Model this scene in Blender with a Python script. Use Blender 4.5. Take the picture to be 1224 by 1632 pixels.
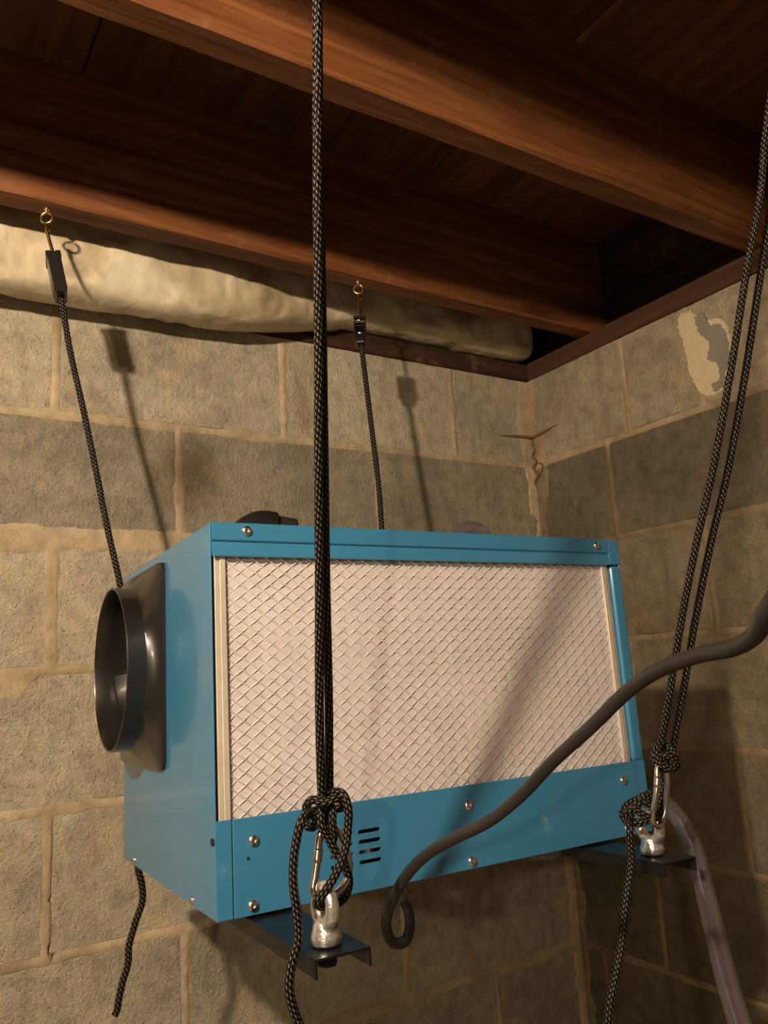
import bpy, bmesh, math, random
import numpy as np
from mathutils import Vector, Matrix, noise as mnoise

random.seed(7)
for o in list(bpy.data.objects):
    bpy.data.objects.remove(o, do_unlink=True)
scene = bpy.context.scene
COL = scene.collection

# ------------------------------------------------------------------ camera
cam_data = bpy.data.cameras.new('camera')
cam = bpy.data.objects.new('camera', cam_data)
COL.objects.link(cam)
cam_data.sensor_fit = 'HORIZONTAL'
cam_data.sensor_width = 36.0
cam_data.lens = 36.0 * 1274.64 / 1224.0
cam_data.clip_start = 0.01
right = Vector((0.845657, -0.530448, -0.059067))
up = Vector((-0.049545, -0.188209, 0.980878))
fwd = Vector((0.531422, 0.826560, 0.185441))
cm = Matrix.Identity(4)
for i in range(3):
    cm[i][0] = right[i]; cm[i][1] = up[i]; cm[i][2] = -fwd[i]
cm.translation = Vector((-1.267513, -1.319646, -0.425400))
cam.matrix_world = cm
scene.camera = cam

# ------------------------------------------------------------------ world and exposure
world = bpy.data.worlds.new('world')
scene.world = world
world.use_nodes = True
bg = world.node_tree.nodes['Background']
bg.inputs[0].default_value = (1.0, 0.74, 0.48, 1)
bg.inputs[1].default_value = 0.085
scene.view_settings.view_transform = 'Standard'
scene.view_settings.look = 'None'
scene.view_settings.gamma = 1.0
scene.view_settings.use_curve_mapping = False
scene.view_settings.exposure = 0.42

LIGHT_COLOR = (1.0, 0.78, 0.56)
BULB_NEAR = (-1.78, -1.25, 0.20); BULB_NEAR_STRENGTH = 3100.0
BULB_FAR = (-3.10, -3.00, 0.20); BULB_FAR_STRENGTH = 1100.0

# ------------------------------------------------------------------ material helpers
class NT:
    def __init__(s, name):
        s.m = bpy.data.materials.new(name); s.m.use_nodes = True
        s.t = s.m.node_tree; s.b = s.t.nodes['Principled BSDF']
    def n(s, typ, **kw):
        nd = s.t.nodes.new(typ)
        for k, v in kw.items():
            if k.startswith('i_'):
                key = k[2:]
                key = int(key) if key.isdigit() else key.replace('_', ' ')
                nd.inputs[key].default_value = v
            else:
                setattr(nd, k, v)
        return nd
    def l(s, a, b): s.t.links.new(a, b)
    def ramp(s, fac, stops):
        r = s.n('ShaderNodeValToRGB')
        while len(r.color_ramp.elements) < len(stops): r.color_ramp.elements.new(0.5)
        for e, (p, c) in zip(r.color_ramp.elements, stops):
            e.position = p; e.color = (*c, 1) if len(c) == 3 else c
        s.l(fac, r.inputs[0]); return r.outputs[0]
    def mix(s, fac, a, b, blend='MIX'):
        r = s.n('ShaderNodeMix', data_type='RGBA', blend_type=blend)
        for inp, v in ((r.inputs[0], fac), (r.inputs[6], a), (r.inputs[7], b)):
            if hasattr(v, 'is_linked') or hasattr(v, 'links'): s.l(v, inp)
            elif isinstance(v, (int, float)): inp.default_value = v
            else: inp.default_value = (*v, 1)
        return r.outputs[2]
    def math(s, op, a, b=None, clamp=False):
        r = s.n('ShaderNodeMath', operation=op, use_clamp=clamp)
        for inp, v in ((r.inputs[0], a), (r.inputs[1], b)):
            if v is None: continue
            if isinstance(v, (int, float)): inp.default_value = v
            else: s.l(v, inp)
        return r.outputs[0]
    def coord(s, which='Object', scale=(1, 1, 1), rot=(0, 0, 0)):
        tc = s.n('ShaderNodeTexCoord'); mp = s.n('ShaderNodeMapping')
        mp.inputs['Scale'].default_value = scale; mp.inputs['Rotation'].default_value = rot
        s.l(tc.outputs[which], mp.inputs[0]); return mp.outputs[0]
    def pos(s, scale=(1, 1, 1)):
        g = s.n('ShaderNodeNewGeometry'); mp = s.n('ShaderNodeMapping')
        mp.inputs['Scale'].default_value = scale
        s.l(g.outputs['Position'], mp.inputs[0]); return mp.outputs[0]
    def noise(s, vec, scale, detail=4, rough=0.55, dist=0.0):
        nd = s.n('ShaderNodeTexNoise'); nd.inputs['Scale'].default_value = scale
        nd.inputs['Detail'].default_value = detail; nd.inputs['Roughness'].default_value = rough
        nd.inputs['Distortion'].default_value = dist
        s.l(vec, nd.inputs['Vector']); return nd.outputs[0]
    def bump(s, h, strength, dist, prev=None):
        b = s.n('ShaderNodeBump'); b.inputs['Strength'].default_value = strength
        b.inputs['Distance'].default_value = dist
        s.l(h, b.inputs['Height'])
        if prev is not None: s.l(prev, b.inputs['Normal'])
        return b.outputs[0]

def plain(name, color, rough=0.5, metal=0.0, coat=0.0, coat_rough=0.05, spec=0.5, bump=None):
    a = NT(name); b = a.b
    b.inputs['Base Color'].default_value = (*color, 1)
    b.inputs['Roughness'].default_value = rough
    b.inputs['Metallic'].default_value = metal
    b.inputs['Coat Weight'].default_value = coat
    b.inputs['Coat Roughness'].default_value = coat_rough
    b.inputs['Specular IOR Level'].default_value = spec
    v = a.coord('Object')
    nz = a.noise(v, 60 if bump is None else bump[0], 3)
    a.l(a.mix(1.0, color, a.ramp(nz, [(0.3, (0.9, 0.9, 0.9)), (0.7, (1.05, 1.05, 1.05))]), 'MULTIPLY'), b.inputs['Base Color'])
    if bump: a.l(a.bump(nz, bump[1], bump[2]), b.inputs['Normal'])
    return a.m

def rust_stain(a, col):
    """brown water stain that seeped out of the upright joint above the box, with a ragged outline"""
    v = a.pos()
    nz = a.n('ShaderNodeTexNoise'); nz.inputs['Scale'].default_value = 22; nz.inputs['Detail'].default_value = 5; a.l(v, nz.inputs['Vector'])
    off = a.n('ShaderNodeVectorMath', operation='MULTIPLY_ADD')
    a.l(nz.outputs['Color'], off.inputs[0]); off.inputs[1].default_value = (0.06, 0, 0.05); a.l(v, off.inputs[2])
    mp = a.n('ShaderNodeMapping'); mp.vector_type = 'TEXTURE'
    mp.inputs['Location'].default_value = (-0.795, 0.0, -0.055); mp.inputs['Scale'].default_value = (0.075, 0.4, 0.10)
    a.l(off.outputs[0], mp.inputs[0])
    ln = a.n('ShaderNodeVectorMath', operation='LENGTH'); a.l(mp.outputs[0], ln.inputs[0])
    f = a.ramp(ln.outputs['Value'], [(0.25, (0.72, 0.72, 0.72)), (1.0, (0, 0, 0))])
    return a.mix(f, col, (0.085, 0.052, 0.025))

def mat_block():
    a = NT('concrete_block')
    v = a.pos()
    oi = a.n('ShaderNodeObjectInfo')
    big = a.noise(v, 5.5, 4, 0.6)
    mid = a.noise(v, 38, 5, 0.65)
    fine = a.noise(v, 420, 3, 0.7)
    col = a.ramp(mid, [(0.28, (0.22, 0.202, 0.162)), (0.5, (0.31, 0.288, 0.232)), (0.75, (0.39, 0.362, 0.295))])
    col = a.mix(1.0, col, a.ramp(big, [(0.3, (0.72, 0.70, 0.66)), (0.6, (1.08, 1.06, 1.0))]), 'MULTIPLY')
    col = a.mix(1.0, col, a.ramp(fine, [(0.3, (0.78, 0.78, 0.78)), (0.65, (1.12, 1.12, 1.12))]), 'MULTIPLY')
    # thin mortar wash left by the trowel
    wash = a.ramp(a.noise(v, 9, 6, 0.7, 0.6), [(0.56, (0, 0, 0)), (0.72, (0.55, 0.55, 0.55))])
    col = a.mix(wash, col, (0.46, 0.36, 0.21))
    # rusty damp streaks running down
    vs = a.pos((16, 16, 2.2))
    st = a.ramp(a.noise(vs, 1.0, 3, 0.5, 0.3), [(0.60, (0, 0, 0)), (0.78, (0.6, 0.6, 0.6))])
    col = a.mix(st, col, (0.17, 0.105, 0.05))
    vo = a.n('ShaderNodeTexVoronoi'); vo.inputs['Scale'].default_value = 170; a.l(v, vo.inputs['Vector'])
    spk = a.ramp(vo.outputs['Distance'], [(0.06, (0.30, 0.27, 0.22)), (0.17, (1, 1, 1))])
    col = a.mix(0.55, col, a.mix(1.0, col, spk, 'MULTIPLY'))
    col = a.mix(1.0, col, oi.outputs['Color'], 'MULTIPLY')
    col = rust_stain(a, col)
    a.l(col, a.b.inputs['Base Color'])
    a.b.inputs['Roughness'].default_value = 0.93
    a.b.inputs['Specular IOR Level'].default_value = 0.2
    pits = a.ramp(vo.outputs['Distance'], [(0.05, (0, 0, 0)), (0.3, (1, 1, 1))])
    hn = a.noise(v, 150, 5, 0.7)
    n1 = a.bump(hn, 1.0, 0.006)
    n2 = a.bump(pits, 0.5, 0.0025, n1)
    n3 = a.bump(mid, 0.35, 0.006, n2)
    a.l(n3, a.b.inputs['Normal'])
    return a.m

def mat_mortar():
    a = NT('mortar'); v = a.pos()
    c = a.ramp(a.noise(v, 30, 5, 0.6), [(0.3, (0.35, 0.285, 0.185)), (0.55, (0.50, 0.41, 0.27)), (0.8, (0.58, 0.49, 0.34))])
    c = a.mix(1.0, c, a.ramp(a.noise(v, 4.5, 3), [(0.3, (0.65, 0.62, 0.58)), (0.6, (1, 1, 1))]), 'MULTIPLY')
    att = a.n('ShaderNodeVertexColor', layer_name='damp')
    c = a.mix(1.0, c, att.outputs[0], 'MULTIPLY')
    c = rust_stain(a, c)
    a.l(c, a.b.inputs['Base Color']); a.b.inputs['Roughness'].default_value = 0.95
    a.b.inputs['Specular IOR Level'].default_value = 0.2
    n1 = a.bump(a.noise(v, 260, 4, 0.65), 0.7, 0.003)
    a.l(a.bump(a.noise(v, 70, 3), 0.4, 0.004, n1), a.b.inputs['Normal'])
    return a.m

def mat_wood(name, lo, mid, hi, along='x', scale=1.0, rough=0.6, rot=(0, 0, 0)):
    a = NT(name)
    sx = {'x': (1.6, 26, 26), 'y': (26, 1.6, 26)}[along]
    g = a.n('ShaderNodeNewGeometry')
    oi = a.n('ShaderNodeObjectInfo')
    off = a.n('ShaderNodeVectorMath', operation='ADD')
    rnd = a.n('ShaderNodeCombineXYZ')
    a.l(a.math('MULTIPLY', oi.outputs['Random'], 7.0), rnd.inputs[0]); a.l(a.math('MULTIPLY', oi.outputs['Random'], 13.0), rnd.inputs[1])
    a.l(g.outputs['Position'], off.inputs[0]); a.l(rnd.outputs[0], off.inputs[1])
    mp = a.n('ShaderNodeMapping'); mp.inputs['Scale'].default_value = [k * scale for k in sx]
    a.l(off.outputs[0], mp.inputs[0]); v = mp.outputs[0]
    n1 = a.noise(v, 1.0, 5, 0.6, 1.2)
    c = a.ramp(n1, [(0.28, lo), (0.5, mid), (0.74, hi)])
    mp2 = a.n('ShaderNodeMapping'); mp2.inputs['Scale'].default_value = [k * scale * 4.5 for k in sx]
    a.l(off.outputs[0], mp2.inputs[0])
    n2 = a.noise(mp2.outputs[0], 1.0, 3, 0.6, 0.4)
    c = a.mix(1.0, c, a.ramp(n2, [(0.3, (0.76, 0.72, 0.70)), (0.6, (1.06, 1.06, 1.06))]), 'MULTIPLY')
    # dust and pale scuffs
    n3 = a.noise(off.outputs[0], 14, 6, 0.7)
    c = a.mix(a.ramp(n3, [(0.58, (0, 0, 0)), (0.8, (0.5, 0.5, 0.5))]), c, (0.34, 0.23, 0.14))
    c = a.mix(1.0, c, oi.outputs['Color'], 'MULTIPLY')
    a.l(c, a.b.inputs['Base Color'])
    a.b.inputs['Roughness'].default_value = rough
    a.b.inputs['Specular IOR Level'].default_value = 0.35
    b1 = a.bump(n2, 0.35, 0.002)
    a.l(a.bump(n1, 0.3, 0.004, b1), a.b.inputs['Normal'])
    return a.m

def mat_rope():
    # braided polyester: u runs around the rope, v along it (in rope diameters)
    a = NT('braided_rope')
    uv = a.n('ShaderNodeUVMap', uv_map='UVMap')
    sep = a.n('ShaderNodeSeparateXYZ'); a.l(uv.outputs[0], sep.inputs[0])
    u, v = sep.outputs[0], sep.outputs[1]
    uu = a.math('MULTIPLY', u, 8.0)
    col = a.math('FLOOR', uu)
    par = a.math('MODULO', col, 2.0)
    vv = a.math('ADD', a.math('MULTIPLY', v, 1.55), a.math('MULTIPLY', par, 0.5))
    fu = a.math('SUBTRACT', a.math('FRACT', uu), 0.5)
    vv = a.math('ADD', vv, a.math('MULTIPLY', fu, 0.55))
    fv = a.math('SUBTRACT', a.math('FRACT', vv), 0.5)
    d = a.math('ADD', a.math('POWER', a.math('MULTIPLY', fu, 1.9), 2.0), a.math('POWER', a.math('MULTIPLY', fv, 2.05), 2.0))
    h = a.math('SUBTRACT', 1.0, d, clamp=True)
    h = a.math('POWER', h, 0.6)
    cc = a.ramp(h, [(0.45, (0.0022, 0.0019, 0.0016)), (0.80, (0.012, 0.010, 0.008)), (0.94, (0.13, 0.115, 0.092))])  # pale flecks: tracer yarn colour, with braid highlights painted in
    a.l(cc, a.b.inputs['Base Color'])
    a.b.inputs['Roughness'].default_value = 0.45
    a.b.inputs['Specular IOR Level'].default_value = 0.18
    a.l(a.bump(h, 1.0, 0.0012), a.b.inputs['Normal'])
    return a.m

def mat_insulation():
    a = NT('insulation_facing'); v = a.pos()
    n1 = a.noise(v, 16, 5, 0.6, 0.6); n2 = a.noise(v, 6, 3)
    c = a.ramp(n1, [(0.3, (0.46, 0.38, 0.25)), (0.55, (0.68, 0.60, 0.44)), (0.75, (0.76, 0.69, 0.54))])
    c = a.mix(1.0, c, a.ramp(n2, [(0.35, (0.7, 0.66, 0.58)), (0.6, (1, 1, 1))]), 'MULTIPLY')
    a.l(c, a.b.inputs['Base Color']); a.b.inputs['Roughness'].default_value = 0.42
    a.l(a.bump(n1, 0.35, 0.01), a.b.inputs['Normal'])
    return a.m

def mat_filter():
    a = NT('filter_cloth'); v = a.coord('Object')
    n1 = a.noise(v, 130, 4, 0.6); n2 = a.noise(v, 22, 4, 0.6)
    c = a.ramp(n2, [(0.3, (0.50, 0.47, 0.47)), (0.7, (0.58, 0.555, 0.555))])
    a.l(c, a.b.inputs['Base Color']); a.b.inputs['Roughness'].default_value = 0.95
    b1 = a.bump(n2, 0.25, 0.004)
    a.l(a.bump(n1, 0.35, 0.0016, b1), a.b.inputs['Normal'])
    return a.m

def mat_blue():
    a = NT('blue_powder_coat'); v = a.coord('Object')
    a.b.inputs['Base Color'].default_value = (0.034, 0.186, 0.345, 1)
    n = a.noise(v, 7, 3)
    a.l(a.mix(1.0, (0.034, 0.186, 0.345), a.ramp(n, [(0.3, (0.95, 0.95, 0.95)), (0.7, (1.04, 1.04, 1.04))]), 'MULTIPLY'), a.b.inputs['Base Color'])
    a.b.inputs['Roughness'].default_value = 0.38
    a.b.inputs['Coat Weight'].default_value = 0.7
    a.b.inputs['Coat Roughness'].default_value = 0.09
    a.l(a.bump(a.noise(v, 240, 2), 0.03, 0.001), a.b.inputs['Normal'])
    return a.m

def mat_clear():
    # clear vinyl: mostly see-through, a little milky, glossy skin
    a = NT('clear_vinyl')
    n = a.noise(a.coord('Object'), 30, 2)
    a.l(a.ramp(n, [(0.3, (0.34, 0.31, 0.33)), (0.7, (0.42, 0.385, 0.41))]), a.b.inputs['Base Color'])
    a.b.inputs['Roughness'].default_value = 0.3
    a.b.inputs['Specular IOR Level'].default_value = 0.1
    tr = a.n('ShaderNodeBsdfTransparent'); tr.inputs[0].default_value = (0.90, 0.86, 0.89, 1)
    gl = a.n('ShaderNodeBsdfGlossy'); gl.inputs['Roughness'].default_value = 0.06
    lw = a.n('ShaderNodeLayerWeight'); lw.inputs[0].default_value = 0.3
    m1 = a.n('ShaderNodeMixShader'); m2 = a.n('ShaderNodeMixShader')
    a.l(a.math('ADD', a.math('MULTIPLY', lw.outputs['Facing'], 0.20), 0.035), m1.inputs[0])
    a.l(tr.outputs[0], m1.inputs[1]); a.l(a.b.outputs[0], m1.inputs[2])
    a.l(a.math('ADD', a.math('MULTIPLY', lw.outputs['Fresnel'], 0.30), 0.06), m2.inputs[0])
    a.l(m1.outputs[0], m2.inputs[1]); a.l(gl.outputs[0], m2.inputs[2])
    out = [nd for nd in a.t.nodes if nd.type == 'OUTPUT_MATERIAL'][0]
    a.l(m2.outputs[0], out.inputs['Surface'])
    return a.m

def mat_bulb(name, strength):
    a = NT(name)
    a.b.inputs['Base Color'].default_value = (0.9, 0.88, 0.8, 1)
    a.b.inputs['Emission Color'].default_value = (*LIGHT_COLOR, 1)
    a.b.inputs['Emission Strength'].default_value = strength
    return a.m

def mat_floor():
    a = NT('dirt_floor'); v = a.pos()
    a.l(a.ramp(a.noise(v, 9, 6, 0.65), [(0.3, (0.20, 0.17, 0.12)), (0.7, (0.38, 0.33, 0.25))]), a.b.inputs['Base Color'])
    a.b.inputs['Roughness'].default_value = 0.95
    a.l(a.bump(a.noise(v, 40, 5), 0.8, 0.02), a.b.inputs['Normal'])
    return a.m

M = dict(
    block=mat_block(), mortar=mat_mortar(), rope=mat_rope(), insul=mat_insulation(), filter=mat_filter(),
    blue=mat_blue(), clear=mat_clear(), floor=mat_floor(),
    joist=mat_wood('joist_wood', (0.060, 0.019, 0.006), (0.175, 0.062, 0.019), (0.31, 0.134, 0.048), 'x'),
    sill=mat_wood('sill_wood', (0.016, 0.007, 0.003), (0.042, 0.017, 0.007), (0.075, 0.033, 0.014), 'x', rough=0.85),
    silly=mat_wood('rim_wood', (0.016, 0.007, 0.003), (0.045, 0.019, 0.008), (0.085, 0.037, 0.015), 'y', rough=0.85),
    ply=mat_wood('plywood', (0.070, 0.023, 0.007), (0.125, 0.045, 0.014), (0.19, 0.076, 0.026), 'y', 0.7, 0.8),
    alu=plain('filter_frame_metal', (0.62, 0.58, 0.49), 0.42, 0.35),
    wire=plain('filter_wire', (0.66, 0.63, 0.59), 0.4, 0.25),
    plastic=plain('black_plastic', (0.011, 0.010, 0.009), 0.30, 0.0, 0.35, 0.12),
    inner=plain('dark_interior', (0.008, 0.009, 0.011), 0.6),
    rail=plain('black_painted_steel', (0.006, 0.0065, 0.007), 0.3, 0.0, 0.0, 0.06, 0.22),
    rubber=plain('black_rubber_cord', (0.016, 0.014, 0.012), 0.48, bump=(300, 0.15, 0.001)),
    chrome=plain('nickel_plated', (0.66, 0.60, 0.52), 0.20, 1.0),
    zinc=plain('cast_zinc', (0.82, 0.81, 0.77), 0.27, 0.88, bump=(170, 0.6, 0.002)),
    brass=plain('brass', (0.80, 0.56, 0.20), 0.25, 1.0),
    screw=plain('screw_steel', (0.78, 0.72, 0.64), 0.25, 1.0),
    pcb=plain('circuit_green', (0.05, 0.09, 0.06), 0.5), white=plain('white_plastic', (0.7, 0.68, 0.64), 0.5),
    red=plain('red_plastic', (0.5, 0.02, 0.05), 0.5),
    hole=plain('hole_black', (0.004, 0.004, 0.004), 0.9),
    cement=plain('grey_cement', (0.20, 0.19, 0.15), 0.9, bump=(120, 0.5, 0.003)),
    parge=plain('pale_parging', (0.52, 0.43, 0.28), 0.9, bump=(150, 0.6, 0.003)),
    rust=plain('rust_brown_crack', (0.17, 0.090, 0.040), 0.95),
    bulb_near=mat_bulb('bulb_glow_near', BULB_NEAR_STRENGTH), bulb_far=mat_bulb('bulb_glow_far', BULB_FAR_STRENGTH),
    socket=plain('white_socket', (0.6, 0.57, 0.5), 0.5),
)

# ------------------------------------------------------------------ object helpers
def link(name, me, mat=None, parent=None, smooth=False):
    o = bpy.data.objects.new(name, me); COL.objects.link(o)
    if mat is not None:
        me.materials.clear(); me.materials.append(M[mat] if isinstance(mat, str) else mat)
    if parent is not None: o.parent = parent
    if smooth:
        me.polygons.foreach_set('use_smooth', [True] * len(me.polygons))
    return o

def from_bm(name, bm, mat, parent=None, smooth=False):
    bmesh.ops.recalc_face_normals(bm, faces=bm.faces)
    me = bpy.data.meshes.new(name); bm.to_mesh(me); bm.free()
    return link(name, me, mat, parent, smooth)

def bm_box(bm, lo, hi, bevel=0.0, seg=1):
    lo = Vector(lo); hi = Vector(hi)
    r = bmesh.ops.create_cube(bm, size=1.0)
    vs = r['verts']
    c = (lo + hi) / 2; s = hi - lo
    for v in vs:
        v.co = Vector((v.co.x * s.x, v.co.y * s.y, v.co.z * s.z)) + c
    if bevel > 0:
        es = list({e for v in vs for e in v.link_edges})
        bmesh.ops.bevel(bm, geom=es, offset=bevel, segments=seg, affect='EDGES', profile=0.5)
    return bm

def box(name, lo, hi, mat, parent=None, bevel=0.0, seg=1):
    bm = bmesh.new(); bm_box(bm, lo, hi, bevel, seg)
    return from_bm(name, bm, mat, parent)

def tag(o, label, cat, group=None):
    o['label'] = label; o['category'] = cat
    if group: o['group'] = group
    return o

def empty(name, loc=(0, 0, 0)):
    o = bpy.data.objects.new(name, None); COL.objects.link(o); o.location = loc
    o.empty_display_size = 0.02
    return o

def spline(pts, step=0.002, closed=False):
    P = [Vector(p) for p in pts]; n = len(P); out = []
    rng = range(n if closed else n - 1)
    for i in rng:
        p1, p2 = P[i], P[(i + 1) % n]
        p0 = P[(i - 1) % n] if (closed or i > 0) else p1 * 2 - p2
        p3 = P[(i + 2) % n] if (closed or i + 2 < n) else p2 * 2 - p1
        d = (p2 - p1).length
        k = max(2, int(math.ceil(d / step)))
        # centripetal Catmull-Rom
        t0 = 0; t1 = t0 + max((p1 - p0).length, 1e-6) ** 0.5; t2 = t1 + max(d, 1e-6) ** 0.5; t3 = t2 + max((p3 - p2).length, 1e-6) ** 0.5
        for j in range(k):
            t = t1 + (t2 - t1) * j / k
            A1 = p0 * ((t1 - t) / (t1 - t0)) + p1 * ((t - t0) / (t1 - t0))
            A2 = p1 * ((t2 - t) / (t2 - t1)) + p2 * ((t - t1) / (t2 - t1))
            A3 = p2 * ((t3 - t) / (t3 - t2)) + p3 * ((t - t2) / (t3 - t2))
            B1 = A1 * ((t2 - t) / (t2 - t0)) + A2 * ((t - t0) / (t2 - t0))
            B2 = A2 * ((t3 - t) / (t3 - t1)) + A3 * ((t - t1) / (t3 - t1))
            out.append(B1 * ((t2 - t) / (t2 - t1)) + B2 * ((t - t1) / (t2 - t1)))
    if not closed: out.append(P[-1])
    return out

def tube(name, pts, r, mat, parent=None, n=12, closed=False, step=0.003, twist=0.0, wall=None, rfun=None):
    C = spline(pts, step, closed); m = len(C)
    T = []
    for i in range(m):
        a = C[(i - 1) % m] if (closed or i > 0) else C[i]
        b = C[(i + 1) % m] if (closed or i < m - 1) else C[i]
        T.append((b - a).normalized())
    ref = Vector((0, 0, 1)) if abs(T[0].z) < 0.9 else Vector((1, 0, 0))
    N = (ref - T[0] * ref.dot(T[0])).normalized()
    bm = bmesh.new(); uvl = bm.loops.layers.uv.new('UVMap')
    def build(rad, flip):
        nonlocal N
        Nn = N.copy(); rings = []; L = 0.0; vs = []
        for i in range(m):
            if i > 0:
                L += (C[i] - C[i - 1]).length
                Nn = (Nn - T[i] * Nn.dot(T[i])).normalized()
            B = T[i].cross(Nn)
            rr = rad * (rfun(i / (m - 1)) if rfun else 1.0)
            ring = []
            for k in range(n):
                a = 2 * math.pi * k / n + twist * L
                ring.append(bm.verts.new(C[i] + Nn * (math.cos(a) * rr) + B * (math.sin(a) * rr)))
            rings.append(ring); vs.append(L / (2 * r))
        cnt = m if closed else m - 1
        for i in range(cnt):
            j = (i + 1) % m
            vj = vs[j] if j > i else vs[i] + (C[j] - C[i]).length / (2 * r)
            for k in range(n):
                k2 = (k + 1) % n
                q = [rings[i][k], rings[i][k2], rings[j][k2], rings[j][k]]
                uv = [(k / n, vs[i]), ((k + 1) / n, vs[i]), ((k + 1) / n, vj), (k / n, vj)]
                if flip: q.reverse(); uv.reverse()
                f = bm.faces.new(q); f.smooth = True
                for lp, c in zip(f.loops, uv): lp[uvl].uv = c
        return rings
    R1 = build(r, False)
    if wall:
        R2 = build(r - wall, True)
        for e in (0, -1):
            for k in range(n):
                k2 = (k + 1) % n
                q = [R1[e][k], R2[e][k], R2[e][k2], R1[e][k2]]
                if e == -1: q.reverse()
                bm.faces.new(q)
    elif not closed:
        bm.faces.new(list(reversed(R1[0]))); bm.faces.new(R1[-1])
    me = bpy.data.meshes.new(name); bm.to_mesh(me); bm.free()
    return link(name, me, mat, parent)

def lathe(bm, prof, n=24, center=(0, 0, 0), axis='z'):
    """prof: list of (radius, height); closed at the ends when radius is 0"""
    rings = []
    for rr, h in prof:
        if rr < 1e-6:
            p = (0, 0, h); rings.append([p]); continue
        rings.append([(rr * math.cos(2 * math.pi * k / n), rr * math.sin(2 * math.pi * k / n), h) for k in range(n)])
    def mapp(p):
        x, y, z = p
        if axis == 'z': q = (x, y, z)
        elif axis == 'y': q = (x, z, y)
        else: q = (z, x, y)
        return Vector(q) + Vector(center)
    V = [[bm.verts.new(mapp(p)) for p in rg] for rg in rings]
    for a, b in zip(V[:-1], V[1:]):
        if len(a) == 1 and len(b) == 1: continue
        for k in range(n):
            k2 = (k + 1) % n
            if len(a) == 1: bm.faces.new([a[0], b[k], b[k2]])
            elif len(b) == 1: bm.faces.new([a[k], a[k2], b[0]])
            else: bm.faces.new([a[k], a[k2], b[k2], b[k]])
    return V

# vectorised value noise for the height fields
def _hash(ix, iy, seed):
    h = (ix * 374761393 + iy * 668265263 + seed * 1442695041) & 0xFFFFFFFF
    h = ((h ^ (h >> 13)) * 1274126177) & 0xFFFFFFFF
    return ((h ^ (h >> 16)) & 0xFFFF) / 65535.0
def vnoise(x, y, seed=0):
    ix = np.floor(x).astype(np.int64); iy = np.floor(y).astype(np.int64)
    fx = x - ix; fy = y - iy
    fx = fx * fx * (3 - 2 * fx); fy = fy * fy * (3 - 2 * fy)
    a = _hash(ix, iy, seed); b = _hash(ix + 1, iy, seed); c = _hash(ix, iy + 1, seed); d = _hash(ix + 1, iy + 1, seed)
    return (a * (1 - fx) + b * fx) * (1 - fy) + (c * (1 - fx) + d * fx) * fy
def fbm(x, y, seed=0, oct=4):
    s = 0; am = 0.5; f = 1.0
    for i in range(oct):
        s = s + am * vnoise(x * f, y * f, seed + i * 17); am *= 0.5; f *= 2.03
    return s / (1 - 0.5 ** oct)

# ------------------------------------------------------------------ block walls
CH = 0.2032; BL = 0.4064
ROWS = list(range(0, 8))            # row 0 is the top course; its foot is z = 0
SILL_Z = CH; JOIST_Z = 0.245; DECK_Z = 0.467
X_END = -2.30; Y_END = -2.10
x0 = -1.0377
def back_joints(row):
    off = x0 if row % 2 == 0 else x0 + BL / 2
    js = [off + k * BL for k in range(-4, 4)]
    js = [j for j in js if X_END + 0.05 < j < -0.06]
    return [X_END] + sorted(js) + [0.0]
def right_joints(row):
    if row == 0: js = [-0.28, -0.452, -0.86, -1.266, -1.672]
    elif row % 2 == 1: js = [-0.217 - k * BL for k in range(5)]
    else: js = [-0.420 - k * BL for k in range(5)]
    if row == 6: js = [-0.06] + js
    js = [j for j in js if Y_END + 0.05 < j]
    return [Y_END] + sorted(js) + [0.0]

def height_field(wall, S, Z):
    """mortar surface height over the block faces (metres, positive = proud); S runs along the wall"""
    jf = back_joints if wall == 'back' else right_joints
    row = np.clip(np.floor((CH - Z) / CH).astype(int), 0, 7)
    dz = np.abs(((CH - Z) / CH) - np.round((CH - Z) / CH)) * CH
    near = np.round((CH - Z) / CH).astype(int)      # joint number under course near-1
    dv = np.full_like(S, 9.0)
    for r in ROWS:
        mk = row == r
        for j in jf(r)[1:-1]:
            dv = np.where(mk, np.minimum(dv, np.abs(S - j)), dv)
    seed = 3 if wall == 'back' else 51
    wob = fbm(S * 9, Z * 9, seed) - 0.5
    wob2 = fbm(S * 45, Z * 45, seed + 5) - 0.5
    wz = 0.0065 + 0.012 * wob + 0.007 * wob2
    wv = 0.0060 + 0.010 * wob + 0.006 * wob2
    if wall == 'right':
        wz = wz - 0.0022; wv = wv - 0.0022
    if wall == 'back':
        wz = wz + np.where(near == 2, 0.013 * np.clip((-0.70 - S) / 0.15, 0, 1) * np.clip((S + 1.5) / 0.2, 0, 1), 0)
        wz = wz + np.where((near == 3) & (Z < -2 * CH), 0.030 * np.clip((-1.05 - S) / 0.03, 0, 1) * np.clip((S + 1.35) / 0.1, 0, 1), 0)
        wv = wv + np.where(row == 2, 0.004, 0)
        wz = np.where(near == 0, wz - 0.004, wz)
        wz = np.where(near >= 6, wz + 0.004 * (S > -0.6), wz)
    dc = np.abs(S)
    wc = 0.020 + 0.03 * wob + 0.016 * wob2 + (0.016 if wall == 'back' else 0.010) * (Z > -0.12)
    h = np.maximum(np.maximum((wz - dz), (wv - dv)) * 0.55, (wc - dc) * 0.5)
    grain = 0.0009 * wob2 + 0.0006 * (fbm(S * 160, Z * 160, seed + 9, 2) - 0.5)
    h = np.clip(h, -0.008, 0.0016) + grain
    if wall == 'back':    # open crack beside the upright joint low on the left
        ck = (np.abs(S - (x0 + 0.0085) - 0.003 * wob2) < 0.0022) & (row == 4) & (Z > -4.65 * CH) & (Z < -3.1 * CH)
        h = np.where(ck, -0.012, h)
    return h

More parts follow.
